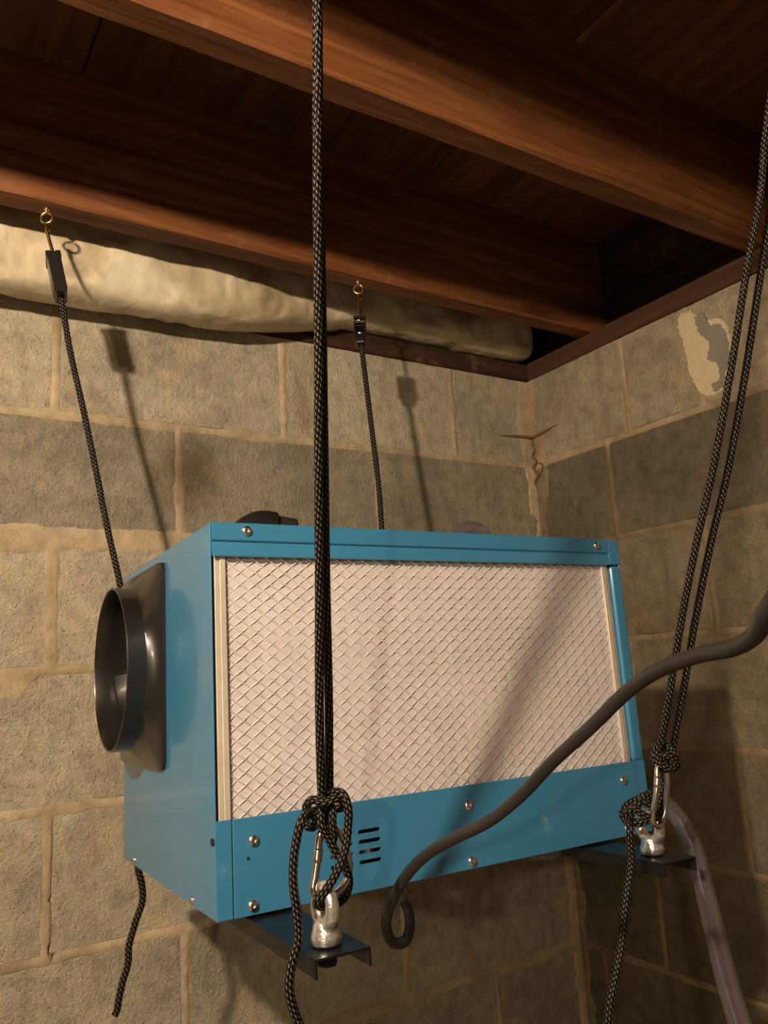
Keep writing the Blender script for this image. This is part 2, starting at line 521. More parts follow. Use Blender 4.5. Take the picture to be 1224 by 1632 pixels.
def build_wall(name, wall, s_axis, label_name):
    fine = np.arange(-1.5 if wall == 'back' else -1.05, 0.0001, 0.004)
    coarse = np.arange(X_END if wall == 'back' else Y_END, fine[0] - 0.001, 0.02)
    s = np.concatenate([coarse, fine, [0.0]]); s = np.unique(np.round(s, 5))
    zc = np.arange(-1.6256, -1.14, 0.02); zf = np.arange(-1.14, CH - 0.001, 0.004)
    z = np.unique(np.round(np.concatenate([zc, zf, [CH - 0.002]]), 5))
    S, Z = np.meshgrid(s, z, indexing='ij')
    h = height_field(wall, S, Z)
    if wall == 'back': V = np.stack([S, -h, Z], -1)
    else: V = np.stack([-h, S, Z], -1)
    ns, nz = S.shape
    idx = np.arange(ns * nz).reshape(ns, nz)
    F = np.stack([idx[:-1, :-1], idx[1:, :-1], idx[1:, 1:], idx[:-1, 1:]], -1).reshape(-1, 4)
    if wall == 'right': F = F[:, ::-1]
    me = bpy.data.meshes.new(name)
    me.from_pydata(V.reshape(-1, 3).tolist(), [], F.tolist())
    ca = me.color_attributes.new('damp', 'FLOAT_COLOR', 'POINT')
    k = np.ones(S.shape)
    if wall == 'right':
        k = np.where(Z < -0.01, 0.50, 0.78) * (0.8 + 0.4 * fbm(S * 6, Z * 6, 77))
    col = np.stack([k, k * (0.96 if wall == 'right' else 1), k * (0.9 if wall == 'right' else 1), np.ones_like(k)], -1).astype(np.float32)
    ca.data.foreach_set('color', col.reshape(-1))
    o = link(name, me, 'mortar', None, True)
    o['kind'] = 'structure'; o['label'] = label_name
    return o

wall_back = build_wall('wall_back', 'back', 'x', 'grey concrete block wall with tan mortar joints behind the blue box')
wall_right = build_wall('wall_right', 'right', 'y', 'damp brown concrete block wall at right, meeting the long wall in the corner')

def block_mesh():
    bm = bmesh.new(); bm_box(bm, (-0.5, -0.5, -0.5), (0.5, 0.5, 0.5))
    me = bpy.data.meshes.new('block'); bm.to_mesh(me); bm.free(); me.materials.append(M['block']); return me

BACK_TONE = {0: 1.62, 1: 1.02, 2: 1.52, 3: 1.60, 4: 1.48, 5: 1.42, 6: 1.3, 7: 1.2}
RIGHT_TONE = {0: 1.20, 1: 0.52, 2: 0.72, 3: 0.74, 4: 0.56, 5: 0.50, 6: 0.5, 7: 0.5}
def add_block(lo, hi, parent, tone):
    bm = bmesh.new(); bm_box(bm, lo, hi, 0.003, 1)
    o = from_bm('block', bm, 'block', parent)
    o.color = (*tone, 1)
    return o
rb = random.Random(11)
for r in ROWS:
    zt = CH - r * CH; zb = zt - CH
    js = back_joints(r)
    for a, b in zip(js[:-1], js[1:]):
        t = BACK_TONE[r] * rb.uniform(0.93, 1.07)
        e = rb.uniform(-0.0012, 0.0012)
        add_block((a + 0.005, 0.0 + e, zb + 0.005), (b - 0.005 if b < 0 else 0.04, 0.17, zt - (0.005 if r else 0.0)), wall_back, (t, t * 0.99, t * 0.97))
    js = right_joints(r)
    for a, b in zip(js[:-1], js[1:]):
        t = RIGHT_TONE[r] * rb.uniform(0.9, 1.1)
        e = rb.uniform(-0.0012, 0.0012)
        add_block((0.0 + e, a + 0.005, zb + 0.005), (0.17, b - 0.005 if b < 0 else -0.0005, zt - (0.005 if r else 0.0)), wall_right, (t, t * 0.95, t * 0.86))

# cement repair patch high on the right wall
def patch(name, pts, depth, thick, mat, parent, seed):
    """irregular flat daub on the right wall; pts are (y, z)"""
    bm = bmesh.new()
    C = spline([(0, y, z) for y, z in pts], 0.004, True)
    rr = random.Random(seed)
    C = [c + Vector((0, rr.uniform(-.0025, .0025), rr.uniform(-.0025, .0025))) for c in C]
    cen = sum(C, Vector()) / len(C)
    outer = [bm.verts.new((depth + 0.004, c.y, c.z)) for c in C]
    rim = [bm.verts.new((depth - thick * 0.8, (c.y - cen.y) * 0.95 + cen.y, (c.z - cen.z) * 0.95 + cen.z)) for c in C]
    n = len(C)
    for i in range(n):
        j = (i + 1) % n
        bm.faces.new([outer[i], outer[j], rim[j], rim[i]])
    bm.faces.new(rim)
    return from_bm(name, bm, mat, parent)
patch('parging_patch', [(-0.425, 0.190), (-0.455, 0.192), (-0.475, 0.165), (-0.515, 0.150), (-0.530, 0.10), (-0.520, 0.05), (-0.490, 0.015), (-0.455, 0.020), (-0.435, 0.07), (-0.430, 0.13)], 0.0, 0.0035, 'parge', wall_right, 1)['label'] = 'pale parging patch'
patch('cement_patch', [(-0.462, 0.176), (-0.480, 0.178), (-0.490, 0.150), (-0.512, 0.140), (-0.524, 0.10), (-0.520, 0.065), (-0.506, 0.045), (-0.508, 0.028), (-0.478, 0.020), (-0.480, 0.032), (-0.497, 0.040), (-0.492, 0.07), (-0.476, 0.085), (-0.484, 0.115), (-0.466, 0.145)], 0.0, 0.0055, 'cement', wall_right, 2)['label'] = 'grey cement daub'

# rusty crack and stain lines in the corner, built as thin tubes
for k, (pts, rad) in enumerate([([(-0.098, -0.002, 0.063), (-0.074, -0.004, 0.0635), (-0.049, -0.003, 0.065), (-0.020, -0.006, 0.066), (-0.006, -0.012, 0.0655), (-0.004, -0.030, 0.068), (-0.004, -0.055, 0.070), (-0.002, -0.072, 0.0725), (-0.002, -0.090, 0.0745)], .0030),
                         ([(-0.006, -0.010, 0.064), (-0.010, -0.009, 0.048), (-0.006, -0.012, 0.036), (-0.011, -0.008, 0.022), (-0.006, -0.014, 0.008), (-0.012, -0.008, -0.008), (-0.005, -0.016, -0.022), (-0.012, -0.008, -0.040), (-0.006, -0.010, -0.060)], .0022),
                         ([(-0.006, -0.013, 0.004), (-0.004, -0.030, -0.004), (-0.004, -0.024, -0.020), (-0.008, -0.012, -0.038)], .0018)]):
    tube('crack_stain', pts, rad, 'rust', wall_right, 6, step=0.006, rfun=lambda t: 0.35 + 0.9 * math.sin(math.pi * min(max(t, 0.04), 0.96)) ** 1.5)['label'] = 'thin rusty crack stain in the corner'

# floor
fl = box('floor', (X_END - 1.4, Y_END - 1.6, -1.70), (0.17, 0.17, -1.6256), 'floor')
fl['kind'] = 'structure'; fl['label'] = 'bare dirt floor of the crawl space below the frame'

# ------------------------------------------------------------------ timber above
def timber(name, lo, hi, mat, parent=None, tone=1.0, bev=0.004):
    o = box(name, lo, hi, mat, parent, bev, 2); o.color = (tone, tone, tone, 1); return o
s1 = timber('trim_1', (X_END, -0.004, SILL_Z), (0.14, 0.14, JOIST_Z), 'sill'); s1['kind'] = 'structure'; s1['label'] = 'dark wooden sill plate on top of the long block wall'
s2 = timber('trim_2', (-0.002, Y_END, SILL_Z), (0.14, -0.005, JOIST_Z), 'silly'); s2['kind'] = 'structure'; s2['label'] = 'dark wooden sill plate on top of the right wall'
s3 = timber('trim_3', (X_END, 0.05, JOIST_Z), (0.14, 0.09, DECK_Z), 'sill'); s3['kind'] = 'structure'; s3['label'] = 'rim board behind the pale insulation'
s4 = timber('trim_4', (0.055, Y_END, JOIST_Z), (0.095, 0.050, DECK_Z), 'silly'); s4['kind'] = 'structure'; s4['label'] = 'rim board above the right wall'

ceiling = box('ceiling', (-3.7, -3.6, DECK_Z + 0.016), (0.12, 0.12, DECK_Z + 0.03), 'ply')
ceiling['kind'] = 'structure'; ceiling['label'] = 'underside of the wooden floor above with joists'
seams = [-3.7, -3.48, -2.87, -2.26, -1.65, -1.045, -0.432, 0.12]
for k, (a, b) in enumerate(zip(seams[:-1], seams[1:])):
    t = [1.0, 0.9, 1.0, 0.85, 1.0, 0.72, 1.15][k]
    timber('plywood_sheet', (a + 0.0015, -3.6, DECK_Z), (b - 0.0015, 0.12, DECK_Z + 0.0165), 'ply', ceiling, t, 0.001)

def joist(yc, x_lo, seed, tone=1.0):
    """rough sawn joist running along x, slightly waney on the lower edges"""
    ys = [(-0.020, 0.0), (-0.010, 0.0), (0.0, 0.0), (0.010, 0.0), (0.020, 0.0)]
    nx = 120; h = DECK_Z - JOIST_Z
    prof = [(-0.020, h), (-0.020, h * .66), (-0.020, h * .33), (-0.0205, 0.014), (-0.0200, 0.003), (-0.0175, 0.0), (-0.005, 0.0), (0.005, 0.0), (0.0175, 0.0), (0.0200, 0.003), (0.0205, 0.014), (0.020, h * .33), (0.020, h * .66), (0.020, h)]
    bm = bmesh.new(); rings = []
    for i in range(nx + 1):
        x = x_lo + (0.052 - x_lo) * i / nx
        ring = []
        for k, (y, z) in enumerate(prof):
            w = 1.0 if z < 0.02 else 0.3
            d = Vector((mnoise.noise(Vector((x * 9, k * 3.1, seed))), mnoise.noise(Vector((x * 11, k * 2.7, seed + 9))), mnoise.noise(Vector((x * 13, k * 1.9 , seed + 21)))))
            wane = max(0.0, mnoise.noise(Vector((x * 4.5, 1.0 if y > 0 else 5.0, seed + 40)))) * 0.007 if 0 < z < 0.02 else 0
            ring.append(bm.verts.new((x, yc + y * (1 - wane * 30) + d.y * 0.0016 * w, JOIST_Z + z + (d.z * 0.0014 * w + wane if z < 0.02 else 0))))
        rings.append(ring)
    for a, b in zip(rings[:-1], rings[1:]):
        for k in range(len(prof) - 1):
            bm.faces.new([a[k], a[k + 1], b[k + 1], b[k]])
    bm.faces.new(rings[0]); bm.faces.new(rings[-1])
    o = from_bm('joist', bm, 'joist', ceiling, True); o.data.set_sharp_from_angle(angle=math.radians(28)); o.color = (tone, tone, tone, 1)
    return o
joist(-0.193, X_END, 1)['label'] = 'rough reddish joist nearest the long wall'
joist(-0.598, X_END, 2)['label'] = 'rough reddish joist above the blue box'
joist(-1.003, X_END, 3); joist(-1.408, X_END, 4)

# white-faced insulation stuffed between the wall top and the first joist
def insulation():
    pr1 = [(0.03, .463), (-.045, .455), (-.085, .40), (-.105, .33), (-.118, .26), (-.116, .205), (-.104, .175), (-.080, .164), (-.045, .166), (-.012, .180), (0.0, .200)]
    pr0 = [(0.03, .463), (-.020, .455), (-.035, .41), (-.046, .35), (-.050, .30), (-.046, .268), (-.036, .254), (-.022, .249), (-.010, .248), (0.01, .249), (0.03, .250)]
    xs = np.arange(X_END, -0.012, 0.006)
    m = 44
    bm = bmesh.new(); rings = []
    for x in xs:
        s = min(max((-0.40 - x) / 0.42, 0), 1); s = s * s * (3 - 2 * s)
        s = s * (0.92 + 0.12 * mnoise.noise(Vector((x * 3.3, 2, 0))))
        ctrl = [Vector((0, a[0] * s + b[0] * (1 - s), a[1] * s + b[1] * (1 - s))) for a, b in zip(pr1, pr0)]
        ring = []
        for i in range(m + 1):
            t = i / m * (len(ctrl) - 1); k = min(int(t), len(ctrl) - 2); f = t - k
            p0 = ctrl[max(k - 1, 0)]; p1 = ctrl[k]; p2 = ctrl[k + 1]; p3 = ctrl[min(k + 2, len(ctrl) - 1)]
            c = 0.5 * ((2 * p1) + (p2 - p0) * f + (2 * p0 - 5 * p1 + 4 * p2 - p3) * f * f + (3 * p1 - p0 - 3 * p2 + p3) * f ** 3)
            q = Vector((x * 11, c.y * 16, c.z * 16))
            d = mnoise.fractal(q, 0.9, 2.1, 4) * 0.010 + abs(mnoise.noise(q * 2.3)) * 0.006
            edge = min(1, (m - i) / 6, i / 4)
            ring.append(bm.verts.new((x, c.y - d * edge * 0.9, c.z + (d * edge * 0.35 if i < m * .75 else abs(d) * 0.5 * edge))))
        rings.append(ring)
    for a, b in zip(rings[:-1], rings[1:]):
        for k in range(m):
            bm.faces.new([a[k], a[k + 1], b[k + 1], b[k]])
    bm.faces.new(rings[-1])
    return from_bm('insulation_batt', bm, 'insul', None, True)
tag(insulation(), 'pale white faced insulation bulging over the block wall behind the joist', 'insulation')

# ------------------------------------------------------------------ lamps (two bare bulbs on the joists, out of frame)
def bulb_lamp(pos, mat, label, rad=.0395):
    e = empty('light_bulb', (pos[0], pos[1], DECK_Z))
    dz = pos[2] - DECK_Z
    bm = bmesh.new()
    k = rad / .0395
    lathe(bm, [(0, dz - .040 * k), (.016 * k, dz - .037 * k), (.030 * k, dz - .026 * k), (.0385 * k, dz - .008 * k), (.0395 * k, dz + .004 * k), (.035 * k, dz + .018 * k), (.024 * k, dz + .026 * k), (.015 * k, dz + .030 * k), (0, dz + .030 * k)], 20)
    from_bm('glass_bulb', bm, mat, e, True)
    bm = bmesh.new()
    lathe(bm, [(0, dz + .030 * k), (.012, dz + .030 * k), (.016, dz + .06), (.019, dz + .085), (.022, dz + .09), (.022, dz + .11), (.010, dz + .115), (.010, -.012), (.05, -.012), (.05, 0), (0, 0)], 20)
    from_bm('socket', bm, 'socket', e, False)
    tag(e, label, 'light bulb')
bulb_lamp(BULB_NEAR, 'bulb_near', 'bare warm bulb hanging below the joists left of the view', .026)
bulb_lamp(BULB_FAR, 'bulb_far', 'bare warm bulb further back in the crawl space')

# ------------------------------------------------------------------ the dehumidifier
W, D, H = 0.5026, 0.3398, 0.33
dh = empty('dehumidifier')
bmx = Matrix(((0.9991692, 0.03978825, 0.00882113, -1.02263533), (-0.03996373, 0.9989867, 0.02069954, -0.65239673), (-0.00798859, -0.02103487, 0.99974683, -0.62294906), (0, 0, 0, 1)))
dh.matrix_world = bmx
tag(dh, 'glossy blue metal dehumidifier with white filter, hung by black ropes', 'dehumidifier')
def L2W(x, y, z): return bmx @ Vector((x, y, z))

T = 0.0015
# side panel with the front return at its foot
bm = bmesh.new()
bm_box(bm, (0, 0.0, 0), (T, D, H), 0.0006)
bm_box(bm, (0, -0.0004, 0), (0.0144, 0.0012, 0.0772), 0.0005)
from_bm('side_panel', bm, 'blue', dh)
bm = bmesh.new()
bm_box(bm, (W - T, 0.0, 0), (W, D, H - 0.002), 0.0006)
bm_box(bm, (0.4875, -0.0004, 0), (W, 0.0012, 0.0772), 0.0005)
from_bm('side_panel', bm, 'blue', dh)
box('back_panel', (T, D - T, 0), (W - T, D, H), 'blue', dh)
box('base_panel', (T, 0.002, 0), (W - T, D - T, T), 'blue', dh)
box('top_panel', (T, 0.001, H - T), (W - T, D - T, H), 'blue', dh)
# top lip: proud upper fold, lower fold set back
def extrude_profile(name, prof, xa, xb, mat, parent):
    bm = bmesh.new()
    A = [bm.verts.new((xa, y, z)) for y, z in prof]; B = [bm.verts.new((xb, y, z)) for y, z in prof]
    n = len(prof)
    for i in range(n):
        j = (i + 1) % n; bm.faces.new([A[i], A[j], B[j], B[i]])
    bm.faces.new(A); bm.faces.new(B)
    return from_bm(name, bm, mat, parent)
extrude_profile('top_lip', [(0.003, .3305), (-.0015, .3305), (-.0026, .3297), (-.0026, .3150), (-.0022, .3140), (-.0008, .3132), (-.0006, .3122), (-.0014, .3112), (-.0030, .3010), (-.0028, .2995), (-.0016, .2992), (-.0008, .3005), (0.003, .312)], 0.0016, 0.4842, 'blue', dh)
bm = bmesh.new(); bm_box(bm, (0.4846, -0.0026, .2998), (W, 0.006, .3303), 0.0018, 2); from_bm('corner_cap', bm, 'blue', dh)
bm = bmesh.new(); bm_box(bm, (0.4856, -0.0016, .0765), (W, 0.010, .2990), 0.0035, 3); from_bm('front_stile', bm, 'blue', dh)

# lower front panel with eight vent slots (cut as real holes)
def slotted_panel():
    bm = bmesh.new(); bm_box(bm, (0.0150, -0.0012, 0.0), (0.4871, 0.0006, 0.0770), 0.0005)
    me = bpy.data.meshes.new('lower_front_panel'); bm.to_mesh(me); bm.free()
    po = bpy.data.objects.new('lower_front_panel', me); COL.objects.link(po)
    bm = bmesh.new()
    for (xa, xb) in ((.1035, .1268), (.1320, .1548)):
        for zc in (.0506, .0420, .0334, .0248):
            r = .0017; n = 8; ring = []
            for k in range(n + 1): a = -math.pi / 2 + math.pi * k / n; ring.append((xb - r + r * math.cos(a), zc + r * math.sin(a)))
            for k in range(n + 1): a = math.pi / 2 + math.pi * k / n; ring.append((xa + r + r * math.cos(a), zc + r * math.sin(a)))
            A = [bm.verts.new((x, -.004, z)) for x, z in ring]; B = [bm.verts.new((x, .004, z)) for x, z in ring]
            m = len(ring)
            for i in range(m):
                j = (i + 1) % m; bm.faces.new([A[i], A[j], B[j], B[i]])
            bm.faces.new(A); bm.faces.new(B)
    bmesh.ops.recalc_face_normals(bm, faces=bm.faces)
    cm_ = bpy.data.meshes.new('cut'); bm.to_mesh(cm_); bm.free()
    co = bpy.data.objects.new('cut', cm_); COL.objects.link(co)
    md = po.modifiers.new('b', 'BOOLEAN'); md.object = co; md.operation = 'DIFFERENCE'; md.solver = 'EXACT'
    dg = bpy.context.evaluated_depsgraph_get()
    new = bpy.data.meshes.new_from_object(po.evaluated_get(dg))
    bpy.data.objects.remove(po, do_unlink=True); bpy.data.objects.remove(co, do_unlink=True)
    bpy.data.meshes.remove(cm_)
    new.name = 'lower_front_panel'
    return link('lower_front_panel', new, 'blue', dh)
slotted_panel()
# what shows through the slots
cb = box('circuit_board', (0.085, 0.008, 0.010), (0.144, 0.010, 0.046), 'pcb', dh, 0.0004)
cb['label'] = 'dark green circuit board behind the vent slots'
box('connector', (0.106, 0.0045, 0.027), (0.124, 0.030, 0.046), 'white', cb, 0.001)['label'] = 'white connector'
box('connector', (0.139, 0.0045, 0.030), (0.1465, 0.030, 0.037), 'white', cb, 0.001)
box('connector', (0.1465, 0.0045, 0.031), (0.1505, 0.030, 0.037), 'red', cb, 0.001)['label'] = 'red connector'
box('inner_box', (0.004, 0.060, 0.004), (W - 0.004, 0.062, 0.32), 'inner', dh)

# filter: metal frame, cloth and a diamond wire mesh
fx0, fx1, fz0, fz1 = 0.0044, 0.4838, 0.062, 0.314
def frame_bar(lo, hi, step_lo, step_hi):
    bm = bmesh.new(); bm_box(bm, lo, hi, 0.0006); bm_box(bm, step_lo, step_hi, 0.0005)
    return from_bm('filter_frame', bm, 'alu', dh)
frame_bar((fx0, 0.0018, fz0), (fx0 + .0045, .016, fz1), (fx0 + .0045, 0.0004, fz0), (fx0 + .0100, .016, fz1))
frame_bar((fx1 - .0045, 0.0018, fz0), (fx1, .016, fz1), (fx1 - .0112, 0.0004, fz0), (fx1 - .0045, .016, fz1))
frame_bar((fx0 + .011, 0.0018, fz1 - .0035), (fx1 - .011, .016, fz1), (fx0 + .011, 0.0008, fz1 - .010), (fx1 - .011, .016, fz1 - .0035))
frame_bar((fx0 + .011, 0.0018, fz0), (fx1 - .011, .016, fz0 + .0035), (fx0 + .011, 0.0008, fz0 + .0035), (fx1 - .011, .016, fz0 + .010))
cx0, cx1, cz0, cz1 = fx0 + .0095, fx1 - .0105, fz0 + .008, fz1 - .008
def cloth():
    nx, nz = 120, 60
    xs = np.linspace(cx0, cx1, nx); zs = np.linspace(cz0, cz1, nz)
    X, Z = np.meshgrid(xs, zs, indexing='ij')
    Y = 0.0035 + 0.0006 * (fbm(X * 60, Z * 60, 5) - .5) + 0.0009 * (fbm(X * 14, Z * 14, 8) - .5)
    idx = np.arange(nx * nz).reshape(nx, nz)
    F = np.stack([idx[:-1, :-1], idx[1:, :-1], idx[1:, 1:], idx[:-1, 1:]], -1).reshape(-1, 4)
    me = bpy.data.meshes.new('filter_cloth'); me.from_pydata(np.stack([X, Y, Z], -1).reshape(-1, 3).tolist(), [], F.tolist())
    return link('filter_cloth', me, 'filter', dh, True)
cloth()
def wire_mesh():
    cw, ch = 0.0143, 0.0108; th = 0.00040
    bm = bmesh.new()
    def wire(pa, pb, y):
        d = Vector((pb[0] - pa[0], 0, pb[1] - pa[1])); L = d.length
        if L < 0.002: return
        d /= L; n = Vector((-d.z, 0, d.x))
        seg = max(1, int(L / (0.5 * math.hypot(cw, ch)) + .5))
        prev = None
        for i in range(seg + 1):
            c = Vector((pa[0], 0, pa[1])) + d * (L * i / seg)
            ph = (c.x / cw * 2 + c.z / ch * 2)
            yy = y + (0.0005 if i % 2 else -0.0002)
            ta, tb, bk, tw = (.0001, -.0002, .0004, th) if s > 0 else (-.0006, .0004, .0009, th * 1.35)
            ring = [bm.verts.new(c + n * tw + Vector((0, yy + bk, 0))), bm.verts.new(c + n * tw + Vector((0, yy + ta, 0))), bm.verts.new(c - n * tw + Vector((0, yy + tb, 0))), bm.verts.new(c - n * tw + Vector((0, yy + bk, 0)))]
            if prev:
                for k in range(4):
                    k2 = (k + 1) % 4; bm.faces.new([prev[k], prev[k2], ring[k2], ring[k]])
            prev = ring
    sl = ch / cw
    for s, y in ((1, 0.0028), (-1, 0.0024)):
        k = -60
        while k < 90:
            zc = cz0 + k * ch; k += 1
            # line z = zc + s*sl*(x-cx0)
            xa, xb = cx0, cx1
            za, zb = zc, zc + s * sl * (cx1 - cx0)
            lo, hi = 0.0, 1.0
            dz = zb - za
            t0 = (cz0 - za) / dz; t1 = (cz1 - za) / dz
            if t0 > t1: t0, t1 = t1, t0
            lo = max(lo, t0); hi = min(hi, t1)
            if hi - lo <= 0.001: continue
            wire((xa + (xb - xa) * lo, za + dz * lo), (xa + (xb - xa) * hi, za + dz * hi), y)
    o = from_bm('wire_mesh', bm, 'wire', dh); o['label'] = 'silvery diamond wire mesh over the filter'
    return o
wire_mesh()

# pan-head screws with a cross recess
def screw_mesh():
    bm = bmesh.new()
    n = 24; R = 0.0047
    prof = [(R, 0.0), (R, -.0005), (R * .93, -.0013), (R * .75, -.0020), (R * .45, -.0025)]
    rings = [[bm.verts.new((r * math.cos(2 * math.pi * k / n), y, r * math.sin(2 * math.pi * k / n))) for k in range(n)] for r, y in prof]
    for a, b in zip(rings[:-1], rings[1:]):
        for k in range(n): k2 = (k + 1) % n; bm.faces.new([a[k], a[k2], b[k2], b[k]])
    inner = []
    for k in range(n):
        a = 2 * math.pi * k / n
        arm = abs(math.cos(2 * a)) > 0.72
        inner.append(bm.verts.new((R * (.40 if arm else .16) * math.cos(a), -.0025, R * (.40 if arm else .16) * math.sin(a))))
    for k in range(n): k2 = (k + 1) % n; bm.faces.new([rings[-1][k], rings[-1][k2], inner[k2], inner[k]])
    low = [bm.verts.new((v.co.x * .7, -.0010, v.co.z * .7)) for v in inner]
    for k in range(n): k2 = (k + 1) % n; bm.faces.new([inner[k], inner[k2], low[k2], low[k]])
    bm.faces.new(low)
    bmesh.ops.recalc_face_normals(bm, faces=bm.faces)
    me = bpy.data.meshes.new('screw'); bm.to_mesh(me); bm.free(); me.materials.append(M['screw'])
    me.polygons.foreach_set('use_smooth', [True] * len(me.polygons)); return me
SM = screw_mesh()
for x, z, y in [(.034, .323, -.0026), (.4665, .322, -.0026), (.033, .058, -.0012), (.031, .0075, -.0012), (.255, .058, -.0012), (.254, .007, -.0012), (.466, .058, -.0012), (.464, .008, -.0012)]:
    s = bpy.data.objects.new('screw', SM); COL.objects.link(s); s.parent = dh; s.location = (x, y, z); s.rotation_euler = (0, random.uniform(0, 1.5), 0)
for y, z in [(.286, .0055), (.067, .0045)]:
    s = bpy.data.objects.new('screw', SM); COL.objects.link(s); s.parent = dh; s.location = (0, y, z); s.rotation_euler = (0, 0, -math.pi / 2); s.scale = (.8, .8, .8)
bm = bmesh.new(); lathe(bm, [(0, -.00125), (.0016, -.00125), (.0016, 0), (0, 0)], 16, (.028, 0, .0445), 'y'); from_bm('panel_hole', bm, 'hole', dh)
box('latch_tab', (-.0012, .001, .0575), (.004, .009, .0635), 'hole', dh, .0008)['label'] = 'small black latch tab'

# black duct collar on the left side
def collar():
    n = 96; cy, cz = .245, .214; hy, hz = .097, .106; cr = .012
    def sq(a, sy, sz, rad):
        # rounded rectangle outline sampled by direction
        dx, dz = math.cos(a), math.sin(a)
        t = min(sy / max(abs(dx), 1e-9), sz / max(abs(dz), 1e-9)); y, z = dx * t, dz * t
        ey, ez = max(abs(y) - (sy - rad), 0), max(abs(z) - (sz - rad), 0)
        if ey > 0 and ez > 0:
            l = math.hypot(ey, ez)
            if l > rad: y = math.copysign(sy - rad + ey / l * rad, y); z = math.copysign(sz - rad + ez / l * rad, z)
        return y, z
    secs = [('s', hy, hz, -.0002), ('s', hy, hz, -.0030), ('s', hy - .0012, hz - .0012, -.0042), ('m', .80, .0, -.0048)]
    def pt(a, kind, x, m=0.0, r=.088, inset=0.0):
        y1, z1 = sq(a, hy - inset, hz - inset, cr); y2, z2 = r * math.cos(a), r * math.sin(a)
        return (x, cy + y1 * (1 - m) + y2 * m, cz + z1 * (1 - m) + z2 * m)
    spec = [(-.0002, 0, 0), (-.0034, 0, 0), (-.0046, 0, .0016), (-.0080, .30, .003), (-.0125, .62, .004), (-.0165, .90, .004), (-.0180, 1, 0), (-.0182, 1, 0), (-.0355, 1, 0), (-.0365, 1, 0)]
    bm = bmesh.new(); rings = []
    for x, m, ins in spec:
        r = .0885 if x > -.036 else .0878
        rings.append([bm.verts.new(pt(2 * math.pi * k / n, None, x, m, r, ins)) for k in range(n)])
    for x, r in [(-.0365, .0866), (-.0350, .0860), (-.0150, .0855), (-.0030, .0850)]:
        rings.append([bm.verts.new((x, cy + r * math.cos(2 * math.pi * k / n), cz + r * math.sin(2 * math.pi * k / n))) for k in range(n)])
    for a, b in zip(rings[:-1], rings[1:]):
        for k in range(n): k2 = (k + 1) % n; bm.faces.new([a[k], a[k2], b[k2], b[k]])
    bm.faces.new(rings[-1])
    o = from_bm('duct_collar', bm, 'plastic', dh)
    me = o.data; me.polygons.foreach_set('use_smooth', [True] * len(me.polygons)); me.set_sharp_from_angle(angle=math.radians(32))
    o['label'] = 'black plastic round duct collar'
    # damper: hinge bar and two drooping flaps
    bm = bmesh.new(); bm_box(bm, (-.016, cy - .003, cz - .083), (-.004, cy + .003, cz + .083), .001)
    from_bm('damper_bar', bm, 'plastic', o)
    for sgn in (1, -1):
        bm = bmesh.new(); nn = 20; fr = []
        pts = [(0, .003 * sgn)] ; 
        ring = [(.079 * math.cos(math.pi * k / nn), sgn * (.006 + .074 * math.sin(math.pi * k / nn))) for k in range(nn + 1)]
        A = []; B = []
        for y, z in ring:
            bow = -.012 + .010 * (abs(z) / .08) + (.004 if sgn > 0 else -.004)
            A.append(bm.verts.new((bow, cy + y, cz + z))); B.append(bm.verts.new((bow + .0016, cy + y, cz + z)))
        m = len(A)
        for i in range(m): j = (i + 1) % m; bm.faces.new([A[i], A[j], B[j], B[i]])
        bm.faces.new(A); bm.faces.new(B)
        from_bm('damper_flap', bm, 'plastic', o)
collar()

# rails under the box with eye nuts
def eye_nut(parent, x, y, z):
    bm = bmesh.new()
    lathe(bm, [(0, 0), (.0108, 0), (.0115, .0012), (.0115, .0060), (.0108, .0080), (.0100, .0110), (.0092, .0140), (.0070, .0165), (0, .0165)], 28, (x, y, z))
    # oval ring in the front-to-back plane
    n, mseg = 36, 14
    rings = []
    for i in range(n):
        a = 2 * math.pi * i / n
        c = Vector((x, y + .0125 * math.cos(a), z + .0250 + .0135 * math.sin(a)))
        rad = Vector((0, math.cos(a), math.sin(a)))
        w = .0052 - .0008 * math.sin(a)
        rings.append([bm.verts.new(c + rad * (w * .92 * math.cos(2 * math.pi * k / mseg)) + Vector((1, 0, 0)) * (w * 1.05 * math.sin(2 * math.pi * k / mseg))) for k in range(mseg)])
    for i in range(n):
        a, b = rings[i], rings[(i + 1) % n]
        for k in range(mseg): k2 = (k + 1) % mseg; bm.faces.new([a[k], a[k2], b[k2], b[k]])
    o = from_bm('eye_nut', bm, 'zinc', parent, True); o['label'] = 'silver cast eye nut'
    bm = bmesh.new(); lathe(bm, [(0, -.0005), (.0100, -.0005), (.0100, .0), (.0082, .0), (0, .0)], 20, (x, y, z)); bm_box(bm, (x - .0001, y - .0001, z - .001), (x + .0001, y + .0001, z))
    from_bm('washer', bm, 'rail', parent)
    bm = bmesh.new(); lathe(bm, [(0, -.014), (.0072, -.014), (.0080, -.012), (.0080, -.0045), (0, -.0045)], 6, (x, y, z)); from_bm('bolt_head', bm, 'rail', parent)
def rail(xa, xb, ya, yb, eyes):
    bm = bmesh.new()
    bm_box(bm, (xa, ya, -.0040), (xb, yb, -.0020), .0007, 2)
    bm_box(bm, (xa, ya, -.0150), (xa + .0018, yb, -.0022), .0005)
    bm_box(bm, (xb - .0018, ya, -.0150), (xb, yb, -.0022), .0005)
    o = from_bm('mounting_rail', bm, 'rail', dh); o['label'] = 'glossy black steel channel under the box'
    for ex, ey in eyes: eye_nut(o, ex, ey, -.0010)
    return o
rail(.027, .071, -.130, .460, [(.0475, -.106), (.049, .425)])
rail(.398, .442, -.108, .455, [(.4205, -.074), (.420, .425)])

